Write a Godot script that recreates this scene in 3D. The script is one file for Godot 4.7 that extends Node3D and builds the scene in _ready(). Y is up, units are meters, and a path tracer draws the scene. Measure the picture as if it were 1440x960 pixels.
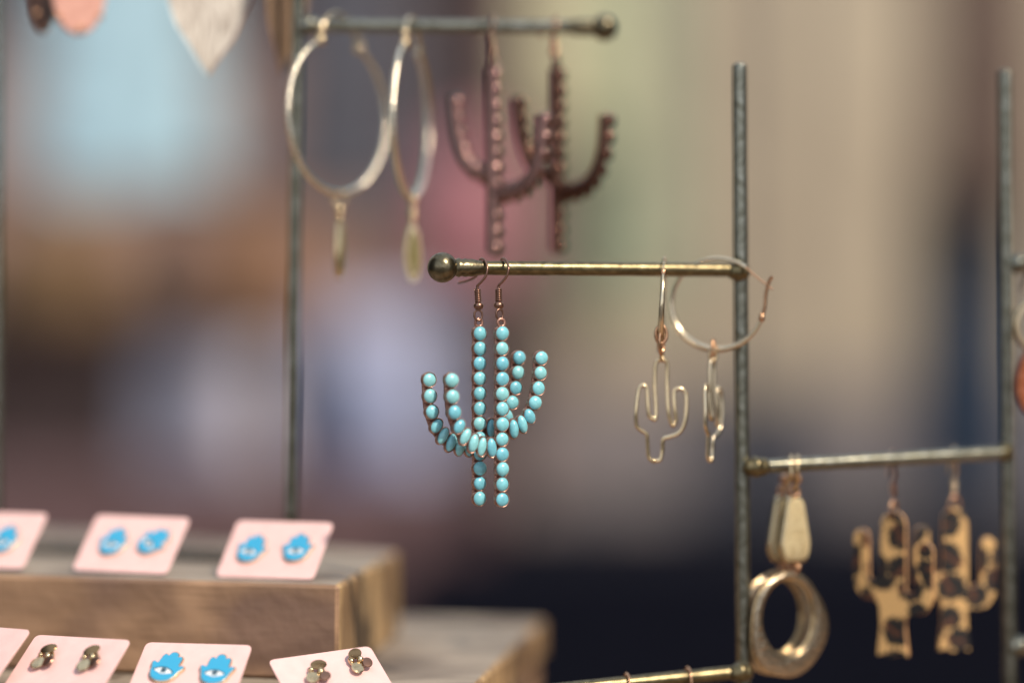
extends Node3D
# Close-up of earrings hanging on brass racks at a market stall. Shapes are built in millimetres and committed in metres.

const EYE_HEIGHT := 0.957
const FOCAL := 3400.0            # of the 85 mm lens, in picture widths of 1440

var M := {}
var taken := {}
var rng := RandomNumberGenerator.new()


class MB:
	var v := PackedVector3Array()
	var n := PackedVector3Array()
	var uv := PackedVector2Array()
	var ix := PackedInt32Array()
	var tri0 := 0
	var ver0 := 0

	func begin():
		tri0 = ix.size(); ver0 = v.size()

	func finish():          # turn a closed shape inside out if its volume is negative
		var vol := 0.0
		for k in range(tri0, ix.size(), 3):
			vol += v[ix[k]].dot(v[ix[k + 2]].cross(v[ix[k + 1]]))
		if vol < 0.0:
			for k in range(tri0, ix.size(), 3):
				var t := ix[k + 1]; ix[k + 1] = ix[k + 2]; ix[k + 2] = t
			for k in range(ver0, n.size()):
				n[k] = -n[k]

	func patch(p: PackedVector3Array, t: PackedInt32Array, u := PackedVector2Array()):
		var at := v.size()
		var nn := PackedVector3Array(); nn.resize(p.size())
		for k in range(0, t.size(), 3):
			var a := p[t[k]]; var f := (p[t[k + 2]] - a).cross(p[t[k + 1]] - a)
			nn[t[k]] += f; nn[t[k + 1]] += f; nn[t[k + 2]] += f
		for k in p.size():
			v.append(p[k]); n.append(nn[k].normalized() if nn[k].length() > 1e-9 else Vector3.UP)
			uv.append(u[k] if u.size() else Vector2(p[k].x, p[k].y) * 0.02)
		for k in t: ix.append(at + k)

	func grid(rows: Array, wrap_c: bool, wrap_r := false):
		var nr := rows.size(); var nc: int = rows[0].size()
		var p := PackedVector3Array()
		for r in rows: p.append_array(r)
		var t := PackedInt32Array()
		for r in (nr if wrap_r else nr - 1):
			for c in (nc if wrap_c else nc - 1):
				var a := r * nc + c; var b := r * nc + (c + 1) % nc
				var d := ((r + 1) % nr) * nc + c; var e := ((r + 1) % nr) * nc + (c + 1) % nc
				t.append_array([a, b, e, a, e, d])
		patch(p, t)

	func fan(ring: PackedVector3Array, flip: bool):
		var c := Vector3.ZERO
		for q in ring: c += q
		var p := ring.duplicate(); p.append(c / ring.size())
		var t := PackedInt32Array()
		for k in ring.size():
			var m := (k + 1) % ring.size()
			if flip: t.append_array([ring.size(), m, k])
			else: t.append_array([ring.size(), k, m])
		patch(p, t)

	func loft(rows: Array, caps := true, ring_closed := false):
		begin()
		grid(rows, true, ring_closed)
		if caps and not ring_closed:
			fan(rows[0], true); fan(rows[-1], false)
		finish()

	func tube(path: PackedVector3Array, rad, sides := 8, closed := false, flat := 1.0):
		var rows := []
		var m := path.size()
		var up := Vector3.ZERO
		for k in m:
			var t: Vector3
			if closed: t = path[(k + 1) % m] - path[(k + m - 1) % m]
			else: t = path[mini(k + 1, m - 1)] - path[maxi(k - 1, 0)]
			t = t.normalized()
			if up == Vector3.ZERO:
				up = t.cross(Vector3(0, 0, 1) if absf(t.z) < 0.8 else Vector3(0, 1, 0)).normalized()
			up = (up - t * up.dot(t)).normalized()
			var side := t.cross(up)
			var r: float = rad[k] if rad is Array or rad is PackedFloat32Array else rad
			var row := PackedVector3Array()
			for s in sides:
				var a := TAU * s / sides
				row.append(path[k] + (up * cos(a) + side * sin(a) * flat) * r)
			rows.append(row)
		loft(rows, not closed, closed)

	func lathe(prof: Array, segs := 20, xf := Transform3D.IDENTITY, crease := 0.75, oval := 1.0):
		begin()
		var run := []
		for k in prof.size():
			run.append(prof[k])
			var cut := false
			if k > 0 and k < prof.size() - 1:
				var d1: Vector2 = (prof[k] - prof[k - 1]).normalized(); var d2: Vector2 = (prof[k + 1] - prof[k]).normalized()
				cut = d1.dot(d2) < crease
			if cut or k == prof.size() - 1:
				var rows := []
				for q in run:
					var row := PackedVector3Array()
					for s in segs:
						var a := TAU * s / segs
						row.append(xf * Vector3(q.x * cos(a) * oval, q.y, q.x * sin(a)))
					rows.append(row)
				var from := v.size()
				grid(rows, true)
				for e in [0, run.size() - 1]:      # one normal at a pole
					if absf(run[e].x) < 1e-6 and run.size() > 1:
						var sum := Vector3.ZERO
						for s in segs: sum += n[from + e * segs + s]
						for s in segs: n[from + e * segs + s] = sum.normalized()
				run = [prof[k]]
		finish()

	func extrude(poly: PackedVector2Array, z0: float, z1: float, bevel := 0.1, xf := Transform3D.IDENTITY, hard := false, uvs := 0.02):
		begin()
		var m := poly.size()
		var area := 0.0
		for k in m: area += poly[k].cross(poly[(k + 1) % m])
		var sgn := 1.0 if area > 0 else -1.0
		var inn := PackedVector2Array()
		for k in m:
			var e1 := (poly[k] - poly[(k + m - 1) % m]).normalized(); var e2 := (poly[(k + 1) % m] - poly[k]).normalized()
			var nn := (Vector2(-e1.y, e1.x) + Vector2(-e2.y, e2.x)) * sgn
			nn = nn.normalized() if nn.length() > 1e-4 else Vector2.ZERO
			inn.append(poly[k] + nn * bevel)
		var layers := [[inn, z0], [poly, z0 + bevel], [poly, z1 - bevel], [inn, z1]]
		for b in 3:
			if hard:
				for k in m:
					var j := (k + 1) % m
					var q := [layers[b][0][k], layers[b][0][j], layers[b + 1][0][j], layers[b + 1][0][k]]
					var zz := [layers[b][1], layers[b][1], layers[b + 1][1], layers[b + 1][1]]
					var p := PackedVector3Array(); var u := PackedVector2Array()
					for i in 4:
						p.append(xf * Vector3(q[i].x, q[i].y, zz[i])); u.append(q[i] * uvs)
					patch(p, PackedInt32Array([0, 1, 2, 0, 2, 3]) if sgn < 0 else PackedInt32Array([0, 2, 1, 0, 3, 2]), u)
			else:
				var p := PackedVector3Array(); var u := PackedVector2Array(); var t := PackedInt32Array()
				for w in 2:
					for k in m:
						var q: Vector2 = layers[b + w][0][k]
						p.append(xf * Vector3(q.x, q.y, layers[b + w][1])); u.append(q * uvs)
				for k in m:
					var j := (k + 1) % m
					if sgn < 0: t.append_array([k, j, m + j, k, m + j, m + k])
					else: t.append_array([k, m + j, j, k, m + k, m + j])
				patch(p, t, u)
		var tri := Geometry2D.triangulate_polygon(inn)
		for side in 2:
			var p := PackedVector3Array(); var u := PackedVector2Array()
			for q in inn:
				p.append(xf * Vector3(q.x, q.y, z1 if side else z0)); u.append(q * uvs)
			var t := PackedInt32Array()
			for k in range(0, tri.size(), 3):
				var a := inn[tri[k]]; var c := (inn[tri[k + 1]] - a).cross(inn[tri[k + 2]] - a)
				if (c > 0) == (side == 1): t.append_array([tri[k], tri[k + 2], tri[k + 1]])
				else: t.append_array([tri[k], tri[k + 1], tri[k + 2]])
			patch(p, t, u)
		finish()

	func box(size: Vector3, bevel := 0.5, xf := Transform3D.IDENTITY):
		var a := size.x / 2; var b := size.y / 2; var e := bevel
		extrude(PackedVector2Array([Vector2(-a + e, -b), Vector2(a - e, -b), Vector2(a, -b + e), Vector2(a, b - e), Vector2(a - e, b), Vector2(-a + e, b), Vector2(-a, b - e), Vector2(-a, -b + e)]), -size.z / 2, size.z / 2, bevel, xf, true)

	func ball(r: float, at := Vector3.ZERO, segs := 20, sq := Vector3.ONE):
		var prof := []
		for k in 13: prof.append(Vector2(sin(PI * k / 12.0) * r, -cos(PI * k / 12.0) * r))
		lathe(prof, segs, Transform3D(Basis.from_scale(sq), at))

	func mesh() -> ArrayMesh:
		var q := v.duplicate()
		for k in q.size(): q[k] *= 0.001
		var a := []; a.resize(Mesh.ARRAY_MAX)
		a[Mesh.ARRAY_VERTEX] = q; a[Mesh.ARRAY_NORMAL] = n; a[Mesh.ARRAY_TEX_UV] = uv; a[Mesh.ARRAY_INDEX] = ix
		var am := ArrayMesh.new()
		am.add_surface_from_arrays(Mesh.PRIMITIVE_TRIANGLES, a)
		return am


# ---------- helpers ----------
func at(px: float, py: float, z: float) -> Vector3:      # a spot measured on the photograph, z millimetres from the lens, in metres
	return Vector3((px - 720.0) * z / FOCAL * 0.001, EYE_HEIGHT - (py - 480.0) * z / FOCAL * 0.001, -z * 0.001)

func rel(root: Node3D, px: float, py: float, z: float) -> Vector3:    # the same in millimetres from a thing's origin
	return (at(px, py, z) - root.position) * 1000.0

func numbered(called: String) -> String:
	var k: int = taken.get(called, 0)
	taken[called] = k + 1
	return called if k == 0 else "%s_%03d" % [called, k]

func tag(o: Node, label: String, category: String, group := "", kind := ""):
	o.set_meta("label", label); o.set_meta("category", category)
	if group: o.set_meta("group", group)
	if kind: o.set_meta("kind", kind)

func thing(called: String, label: String, category: String, where: Vector3, group := "") -> Node3D:
	var o := Node3D.new()
	o.name = numbered(called); add_child(o, true); o.position = where
	tag(o, label, category, group)
	return o

func part(parent: Node, called: String, shape, mat: Material, xf := Transform3D.IDENTITY) -> MeshInstance3D:
	var o := MeshInstance3D.new()
	o.name = called
	o.mesh = shape.mesh() if shape is MB else shape
	o.material_override = mat
	o.transform = Transform3D(xf.basis, xf.origin * 0.001)
	parent.add_child(o, true)
	return o

func structure(called: String, mb: MB, mat: Material) -> MeshInstance3D:
	var o := part(self, called, mb, mat)
	o.set_meta("kind", "structure")
	return o

func turn_y(deg: float, where := Vector3.ZERO) -> Transform3D:
	return Transform3D(Basis(Vector3.UP, deg_to_rad(deg)), where)

func curve(pts: Array, per := 6, closed := false) -> PackedVector3Array:
	var out := PackedVector3Array()
	var m := pts.size()
	for k in (m if closed else m - 1):
		var a: Vector3 = pts[(k + m - 1) % m] if closed else pts[maxi(k - 1, 0)]
		var b: Vector3 = pts[k]
		var c: Vector3 = pts[(k + 1) % m]
		var d: Vector3 = pts[(k + 2) % m] if closed else pts[mini(k + 2, m - 1)]
		for s in per: out.append(b.cubic_interpolate(c, a, d, float(s) / per))
	if not closed: out.append(pts[-1])
	return out

func ring_path(r: float, segs := 28, centre := Vector3.ZERO, x := Vector3.RIGHT, y := Vector3.UP) -> PackedVector3Array:
	var out := PackedVector3Array()
	for k in segs: out.append(centre + x * r * cos(TAU * k / segs) + y * r * sin(TAU * k / segs))
	return out

func round_poly(pts: Array, r: float, steps := 5) -> PackedVector2Array:
	var out := PackedVector2Array()
	var m := pts.size()
	for k in m:
		var p: Vector2 = pts[k]; var a: Vector2 = pts[(k + m - 1) % m]; var b: Vector2 = pts[(k + 1) % m]
		var ra: float = minf(r, 0.48 * p.distance_to(a)); var rb: float = minf(r, 0.48 * p.distance_to(b))
		var s := p + (a - p).normalized() * ra; var e := p + (b - p).normalized() * rb
		for i in steps + 1:
			var t := float(i) / steps
			out.append(s.lerp(p, t).lerp(p.lerp(e, t), t))
	return out


# ---------- materials ----------
func noise(freq: float, seed_: int, oct := 4, kind := FastNoiseLite.TYPE_SIMPLEX_SMOOTH) -> FastNoiseLite:
	var f := FastNoiseLite.new()
	f.seed = seed_; f.frequency = freq; f.fractal_octaves = oct; f.noise_type = kind
	return f

func blotches(size: int, freq: float, seed_: int, lo: Color, hi: Color, gamma := 1.0, stretch := Vector2.ONE) -> ImageTexture:
	var f := noise(freq, seed_)
	var im := Image.create(size, size, false, Image.FORMAT_RGB8)
	var rad := size / TAU
	for y in size:
		for x in size:      # wraps round both ways
			var a := TAU * x / size; var b := TAU * y / size
			var s := f.get_noise_3d(cos(a) * rad * stretch.x + 31.0, sin(a) * rad * stretch.x + cos(b) * rad * stretch.y, sin(b) * rad * stretch.y)
			im.set_pixel(x, y, lo.lerp(hi, pow(clampf(s * 0.9 + 0.5, 0, 1), gamma)))
	im.generate_mipmaps()
	return ImageTexture.create_from_image(im)

func bumps(size: int, freq: float, seed_: int, depth: float) -> ImageTexture:
	var im := noise(freq, seed_).get_seamless_image(size, size)
	im.bump_map_to_normal_map(depth)
	return ImageTexture.create_from_image(im)

func stdmat(col: Color, rough: float, metal := 0.0) -> StandardMaterial3D:
	var m := StandardMaterial3D.new()
	m.albedo_color = col; m.roughness = rough; m.metallic = metal
	return m

func over(m: StandardMaterial3D, tex: Texture2D, per_metre: float) -> StandardMaterial3D:
	m.albedo_texture = tex; m.uv1_triplanar = true; m.uv1_scale = Vector3.ONE * per_metre
	return m

func rough_by(m: StandardMaterial3D, nm: Texture2D, amount: float) -> StandardMaterial3D:
	m.normal_enabled = true; m.normal_texture = nm; m.normal_scale = amount
	return m

func wood_tex(seed_: int, lo: Color, hi: Color, streak: Color, painted_shade := false) -> ImageTexture:      # grain runs along u
	var w := 1024; var h := 512
	var im := Image.create(w, h, false, Image.FORMAT_RGB8)
	var f := noise(0.010, seed_, 3); var g := noise(0.035, seed_ + 1, 3); var fine := noise(0.30, seed_ + 2, 2)
	for y in h:
		for x in w:
			var warp := f.get_noise_2d(x * 0.2, y * 0.9)
			var rings := sin((y * 0.075 + warp * 9.0 + g.get_noise_2d(x * 0.12, y * 1.2) * 1.6)) * 0.5 + 0.5
			var grain := fine.get_noise_2d(x * 0.03, y * 1.3) * 0.5 + 0.5
			var c := lo.lerp(hi, clampf(rings * 0.5 + grain * 0.5, 0, 1))
			var dark := clampf(f.get_noise_2d(x * 0.25 + 700.0, y * 0.6 + 90.0) * 2.2 - 0.35, 0, 1)
			c = c.lerp(streak, dark * 0.75)
			if painted_shade:      # a cast shadow painted into the wood colour near the right end
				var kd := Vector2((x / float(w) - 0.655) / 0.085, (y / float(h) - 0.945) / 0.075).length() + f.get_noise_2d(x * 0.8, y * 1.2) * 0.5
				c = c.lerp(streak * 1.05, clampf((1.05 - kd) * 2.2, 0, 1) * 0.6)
			im.set_pixel(x, y, c)
	im.generate_mipmaps()
	return ImageTexture.create_from_image(im)

func leopard_tex() -> ImageTexture:
	var s := 384
	var im := Image.create(s, s, false, Image.FORMAT_RGB8)
	var r := RandomNumberGenerator.new(); r.seed = 12
	var spots := []
	for k in 900:
		var p := Vector2(r.randf() * s, r.randf() * s)
		var rad := r.randf_range(31, 45)
		var ok := true
		for q in spots:
			if p.distance_to(q[0]) < (rad + q[1]) * 0.86: ok = false; break
		if ok: spots.append([p, rad, r.randf() * TAU, r.randf_range(0.9, 1.5)])
	var f := noise(0.035, 5, 3); var fine := noise(0.3, 6, 2)
	var tan_ := Color(0.76, 0.61, 0.40); var brown := Color(0.34, 0.19, 0.11); var black := Color(0.055, 0.045, 0.045)
	for y in s:
		for x in s:
			var c := tan_ * (1.0 + 0.12 * fine.get_noise_2d(x, y * 0.4))
			for q in spots:
				var d: Vector2 = Vector2(x, y) - q[0]
				if absf(d.x) > 56 or absf(d.y) > 60: continue
				d = d.rotated(q[2]); d.y *= q[3]
				var rr: float = d.length() + f.get_noise_2d(x * 2.0, y * 2.0) * 12.0
				var a := atan2(d.y, d.x)
				if rr < q[1]:
					var rim: bool = rr > q[1] * 0.34 or a > 0.4
					c = black if rim and a > -2.7 else brown
			im.set_pixel(x, y, c)
	im.generate_mipmaps()
	return ImageTexture.create_from_image(im)

func materials():
	var brass := over(stdmat(Color.WHITE, 0.34, 0.97), blotches(256, 0.03, 3, Color(0.34, 0.31, 0.23), Color(0.54, 0.49, 0.37)), 45.0)
	M.brass = rough_by(brass, bumps(256, 0.04, 4, 2.0), 0.2)
	var dull := over(stdmat(Color.WHITE, 0.25, 0.96), blotches(256, 0.025, 8, Color(0.35, 0.34, 0.28), Color(0.62, 0.62, 0.58)), 45.0)
	M.dull_brass = rough_by(dull, bumps(256, 0.03, 9, 2.0), 0.2)
	M.ball = rough_by(over(stdmat(Color.WHITE, 0.30, 0.97), blotches(256, 0.05, 11, Color(0.34, 0.31, 0.24), Color(0.52, 0.48, 0.39)), 45.0), bumps(256, 0.05, 4, 3.0), 0.3)
	M.copper = rough_by(over(stdmat(Color.WHITE, 0.34, 0.7), blotches(128, 0.06, 15, Color(0.52, 0.38, 0.34), Color(0.80, 0.62, 0.55)), 160.0), bumps(128, 0.09, 16, 2.0), 0.4)
	M.dark_copper = stdmat(Color(0.55, 0.42, 0.36), 0.32, 0.95)
	M.mauve_copper = rough_by(over(stdmat(Color.WHITE, 0.2, 0.95), blotches(128, 0.05, 25, Color(0.50, 0.38, 0.36), Color(0.66, 0.51, 0.48)), 120.0), bumps(128, 0.09, 16, 2.0), 0.3)
	M.brown_copper = rough_by(over(stdmat(Color.WHITE, 0.2, 0.95), blotches(128, 0.05, 26, Color(0.34, 0.24, 0.20), Color(0.48, 0.35, 0.30)), 120.0), bumps(128, 0.09, 16, 2.0), 0.3)
	var k := 0
	for c in [Color(0.50, 0.78, 0.825), Color(0.47, 0.75, 0.80), Color(0.54, 0.80, 0.825), Color(0.44, 0.73, 0.80)]:
		var t := over(stdmat(Color.WHITE, 0.34), blotches(128, 0.035, 40 + k, c * 0.9, c * 1.06), 130.0)
		t.clearcoat_enabled = true; t.clearcoat = 0.35; t.clearcoat_roughness = 0.22
		M["turquoise%d" % k] = t
		k += 1
	M.gold = rough_by(stdmat(Color(0.84, 0.75, 0.60), 0.24, 1.0), bumps(128, 0.1, 51, 2.0), 0.2)
	M.pale_gold = stdmat(Color(0.88, 0.81, 0.69), 0.22, 1.0)
	M.hoop_gold = stdmat(Color(0.89, 0.85, 0.77), 0.2, 1.0)
	M.copper_stone = stdmat(Color(0.62, 0.48, 0.44), 0.16, 0.85)
	M.rose_gold = stdmat(Color(0.82, 0.64, 0.50), 0.25, 1.0)
	M.wire_silver = stdmat(Color(0.90, 0.81, 0.66), 0.17, 1.0)
	M.gunmetal = rough_by(over(stdmat(Color.WHITE, 0.27, 0.97), blotches(256, 0.05, 61, Color(0.60, 0.55, 0.48), Color(0.76, 0.70, 0.61), 1.0, Vector2(1.0, 5.0)), 30.0), bumps(128, 0.12, 62, 2.0), 0.3)
	M.druzy = rough_by(over(stdmat(Color.WHITE, 0.5, 0.15), blotches(256, 0.12, 71, Color(0.74, 0.62, 0.40), Color(1.0, 0.96, 0.82)), 70.0), bumps(256, 0.10, 72, 14.0), 1.6)
	M.druzy.uv1_scale = Vector3.ONE * 60.0
	var leo := stdmat(Color.WHITE, 0.55); leo.albedo_texture = leopard_tex(); M.leopard = leo
	M.leather_edge = stdmat(Color(0.76, 0.58, 0.40), 0.6)
	M.salmon = rough_by(over(stdmat(Color.WHITE, 0.6), blotches(128, 0.05, 81, Color(0.78, 0.57, 0.51), Color(0.84, 0.64, 0.58)), 40.0), bumps(128, 0.12, 82, 3.0), 0.5)
	M.shaded_drop_and_hanger = stdmat(Color(0.24, 0.15, 0.13), 0.55)  # shade of the edge-on leather drop put into its colour; also on hangers
	M.amber = rough_by(stdmat(Color(0.50, 0.26, 0.12), 0.55), bumps(128, 0.12, 82, 3.0), 0.4)
	M.plume = over(stdmat(Color.WHITE, 0.75), blotches(256, 0.04, 91, Color(0.52, 0.47, 0.43), Color(0.94, 0.92, 0.88), 1.0, Vector2(5.0, 0.4)), 30.0)
	M.plume_brown = over(stdmat(Color.WHITE, 0.75), blotches(256, 0.04, 92, Color(0.36, 0.28, 0.20), Color(0.60, 0.50, 0.42), 1.0, Vector2(5.0, 0.6)), 30.0)
	M.card = rough_by(over(stdmat(Color.WHITE, 0.55), blotches(256, 0.03, 95, Color(0.855, 0.70, 0.685), Color(0.88, 0.73, 0.715)), 25.0), bumps(256, 0.2, 96, 1.0), 0.12)
	M.blue_enamel = stdmat(Color(0.15, 0.59, 0.755), 0.24)
	M.blue_enamel.clearcoat_enabled = true; M.blue_enamel.clearcoat = 0.6; M.blue_enamel.clearcoat_roughness = 0.12
	M.white_enamel = stdmat(Color(0.88, 0.89, 0.90), 0.25)
	M.iris = stdmat(Color(0.35, 0.48, 0.55), 0.25)
	M.black_enamel = stdmat(Color(0.03, 0.03, 0.035), 0.3)
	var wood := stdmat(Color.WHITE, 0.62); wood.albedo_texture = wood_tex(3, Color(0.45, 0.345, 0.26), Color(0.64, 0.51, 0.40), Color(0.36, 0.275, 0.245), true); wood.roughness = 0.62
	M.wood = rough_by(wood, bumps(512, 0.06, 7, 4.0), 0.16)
	var wtop := stdmat(Color.WHITE, 0.55); wtop.albedo_texture = wood_tex(13, Color(0.48, 0.43, 0.38), Color(0.64, 0.59, 0.53), Color(0.36, 0.31, 0.27))  # sky light on the tops is put into this greyer wood colour
	M.skylit_wood_top = rough_by(wtop, bumps(512, 0.06, 17, 4.0), 0.2)
	var wend := stdmat(Color.WHITE, 0.65); wend.albedo_texture = wood_tex(23, Color(0.38, 0.28, 0.18), Color(0.82, 0.69, 0.50), Color(0.32, 0.22, 0.13))
	M.wood_end = rough_by(wend, bumps(512, 0.06, 27, 4.0), 0.25)
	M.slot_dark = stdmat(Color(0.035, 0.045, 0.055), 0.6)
	M.panel_dark = stdmat(Color(0.20, 0.20, 0.23), 0.6)

func cloth(c: Color, seed_: int) -> StandardMaterial3D:
	var m := over(stdmat(Color.WHITE, 1.0), blotches(64, 0.05, seed_, c * 0.85, c * 1.12), 4.0)
	m.metallic_specular = 0.15
	return m


# ---------- the big things ----------
func _ready():
	rng.seed = 7
	var cam := Camera3D.new(); cam.name = "Camera"
	var lens := CameraAttributesPhysical.new()
	lens.frustum_focal_length = 85.0; lens.exposure_aperture = 2.0; lens.frustum_focus_distance = 0.676
	lens.frustum_near = 0.05; lens.frustum_far = 200.0
	cam.attributes = lens; cam.near = 0.05; cam.far = 200.0
	add_child(cam); cam.position = Vector3(0, EYE_HEIGHT, 0); cam.current = true
	var env := Environment.new()
	var sky := Sky.new(); var sm := ProceduralSkyMaterial.new()
	sm.sky_top_color = Color(0.64, 0.68, 0.73); sm.sky_horizon_color = Color(0.84, 0.84, 0.84); sm.sky_curve = 0.12
	sm.ground_bottom_color = Color(0.16, 0.15, 0.14); sm.ground_horizon_color = Color(0.38, 0.36, 0.34)
	sky.sky_material = sm
	env.background_mode = Environment.BG_SKY; env.sky = sky; env.tonemap_mode = Environment.TONE_MAPPER_LINEAR
	env.tonemap_exposure = 2.05
	env.sdfgi_enabled = true; env.ssao_enabled = true; env.ssil_enabled = true
	var we := WorldEnvironment.new(); we.name = "Environment"; we.environment = env; add_child(we)
	var sun := DirectionalLight3D.new(); sun.name = "Sun"
	sun.light_energy = 0.72; sun.light_angular_distance = 2.0; sun.light_color = Color(1.0, 0.94, 0.86); sun.shadow_enabled = true
	add_child(sun); sun.look_at_from_position(Vector3(0.45, 0.72, 0.60), Vector3.ZERO)

	materials()
	setting()
	wood()
	racks()
	front_cacti()
	back_cacti()
	hoops()
	wire_cacti()
	ring_drops()
	leopard_cacti()
	edge_things()
	cards()
	background()


func setting():
	var g := MB.new()
	g.box(Vector3(60000, 200, 60000), 5.0, Transform3D(Basis.IDENTITY, Vector3(0, -100, -20000)))
	structure("ground", g, over(stdmat(Color.WHITE, 0.9), blotches(128, 0.05, 101, Color(0.24, 0.23, 0.23), Color(0.34, 0.33, 0.32)), 0.7))
	# the stall's own table, below the frame
	var t := thing("stall_table", "wooden stall table under the earring racks, just below the picture", "table", Vector3(0, 0.75, -0.85))
	var top := MB.new(); top.box(Vector3(1500, 28, 800), 3.0, Transform3D(Basis.IDENTITY, Vector3(0, -14, 0)))
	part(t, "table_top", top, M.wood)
	var lg := MB.new(); lg.box(Vector3(50, 722, 50), 3.0, Transform3D(Basis.IDENTITY, Vector3(0, -361 - 28, 0)))
	var lm := lg.mesh()
	for sx in [-1, 1]:
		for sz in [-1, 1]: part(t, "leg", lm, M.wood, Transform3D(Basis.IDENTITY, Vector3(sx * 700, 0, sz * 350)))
	# unseen canvas walls added beside the picture to darken what the rods reflect
	for e in [[-0.95, Color(0.22, 0.25, 0.28), "unseen dark blue grey canvas wall added to darken reflections, left of the picture"], [1.0, Color(0.24, 0.22, 0.17), "unseen dark olive canvas wall added to darken reflections, right of the picture"]]:
		var cw := thing("added_canvas_wall", e[2], "added wall", Vector3(e[0], 0, -0.85), "canvas walls added for dark reflections")
		var rows := []
		for k in 2:
			var row := PackedVector3Array()
			for side in 2:
				for q in 41:
					var u := (q if side == 0 else 40 - q) / 40.0
					row.append(Vector3(14.0 * sin(u * 38.0) + (4.0 if side == 0 else -4.0), 10.0 + 2240.0 * k, -700.0 + 1400.0 * u))
			rows.append(row)
		var cm := MB.new(); cm.loft(rows, false); part(cw, "canvas", cm, cloth(e[1], 77))
		for z in [-705, 705]:
			var pp := MB.new(); pp.tube(PackedVector3Array([Vector3(0, 0, z), Vector3(0, 1100, z), Vector3(0, 2280, z)]), 18.0, 12); part(cw, "pole", pp, stdmat(Color(0.35, 0.35, 0.36), 0.4, 0.8))
	# far behind
	var w := MB.new(); w.box(Vector3(9000, 3200, 200), 5.0, Transform3D(Basis.IDENTITY, Vector3(0, 1600, 0)))
	var wall := thing("rear_wall", "pale beige plastered wall across the blurred background", "wall", Vector3(0, 0, -5.8))
	part(wall, "plaster", w, over(stdmat(Color.WHITE, 0.9), blotches(256, 0.02, 103, Color(0.60, 0.55, 0.48), Color(0.68, 0.63, 0.55)), 0.8))


func wood():
	# lower riser: a framed box whose top board carries the front row of cards
	var low := thing("wooden_riser", "low wooden riser with a worn top, paled by painted sky light, carrying the front row of cards", "riser", at(720, 480, 750) + Vector3(-0.12, -0.097, 0))
	var fp := [Vector2(-260, 190), Vector2(13 + 120 - 38, 175), Vector2(11.5 + 120, -92), Vector2(-245, -155)]      # x, z round the riser's origin
	riser(low, fp, -12.0, 0.0, M.skylit_wood_top, M.wood_end)
	var edge := [fp[0], fp[1], fp[2], fp[3]]
	for k in 4:
		var a: Vector2 = edge[k]; var b: Vector2 = edge[(k + 1) % 4]
		var mid := (a + b) / 2; var inward: Vector2 = (Vector2(-65, 30) - mid).normalized()
		var ln := a.distance_to(b) - 30.0
		var dir := (b - a).normalized()
		var nor := Vector2(-dir.y, dir.x)
		if nor.dot(inward) < 0: nor = -nor
		var c := mid + nor * 8.0
		var p := MB.new()
		p.box(Vector3(ln, 82, 5), 0.6, Transform3D(Basis(Vector3(dir.x, 0, dir.y), Vector3.UP, Vector3(-dir.y, 0, dir.x)), Vector3(c.x, -12.4 - 41, c.y)))
		part(low, "side_panel", p, M.panel_dark)
		var leg := MB.new()
		var q := a + (Vector2(-65, 20) - a).normalized() * 13.0
		leg.box(Vector3(15, 97.6, 15), 1.0, Transform3D(Basis(Vector3.UP, -0.17), Vector3(q.x, -12.4 - 48.8, q.y)))
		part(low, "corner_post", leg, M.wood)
	# upper block with its slot
	var up := thing("wooden_block", "thick brown wooden block holding the back row of earring cards", "block", at(720, 480, 750) + Vector3(-0.13, -0.0966, 0))
	var o := up.position * 1000.0
	# corners clockwise from the front left, in the block's own millimetres
	var f := [Vector2(-224.7 - o.x, -732 - o.z), Vector2(-49.7 - o.x, -690 - o.z), Vector2(-37.5 - o.x, -800 - o.z), Vector2(-212 - o.x, -905 - o.z)]
	riser(up, f, 0.0, 27.6, M.skylit_wood_top, M.wood_end, M.wood, 0.43, 0.69, 0.86)
	up.rotation.z = deg_to_rad(-0.4)


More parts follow.
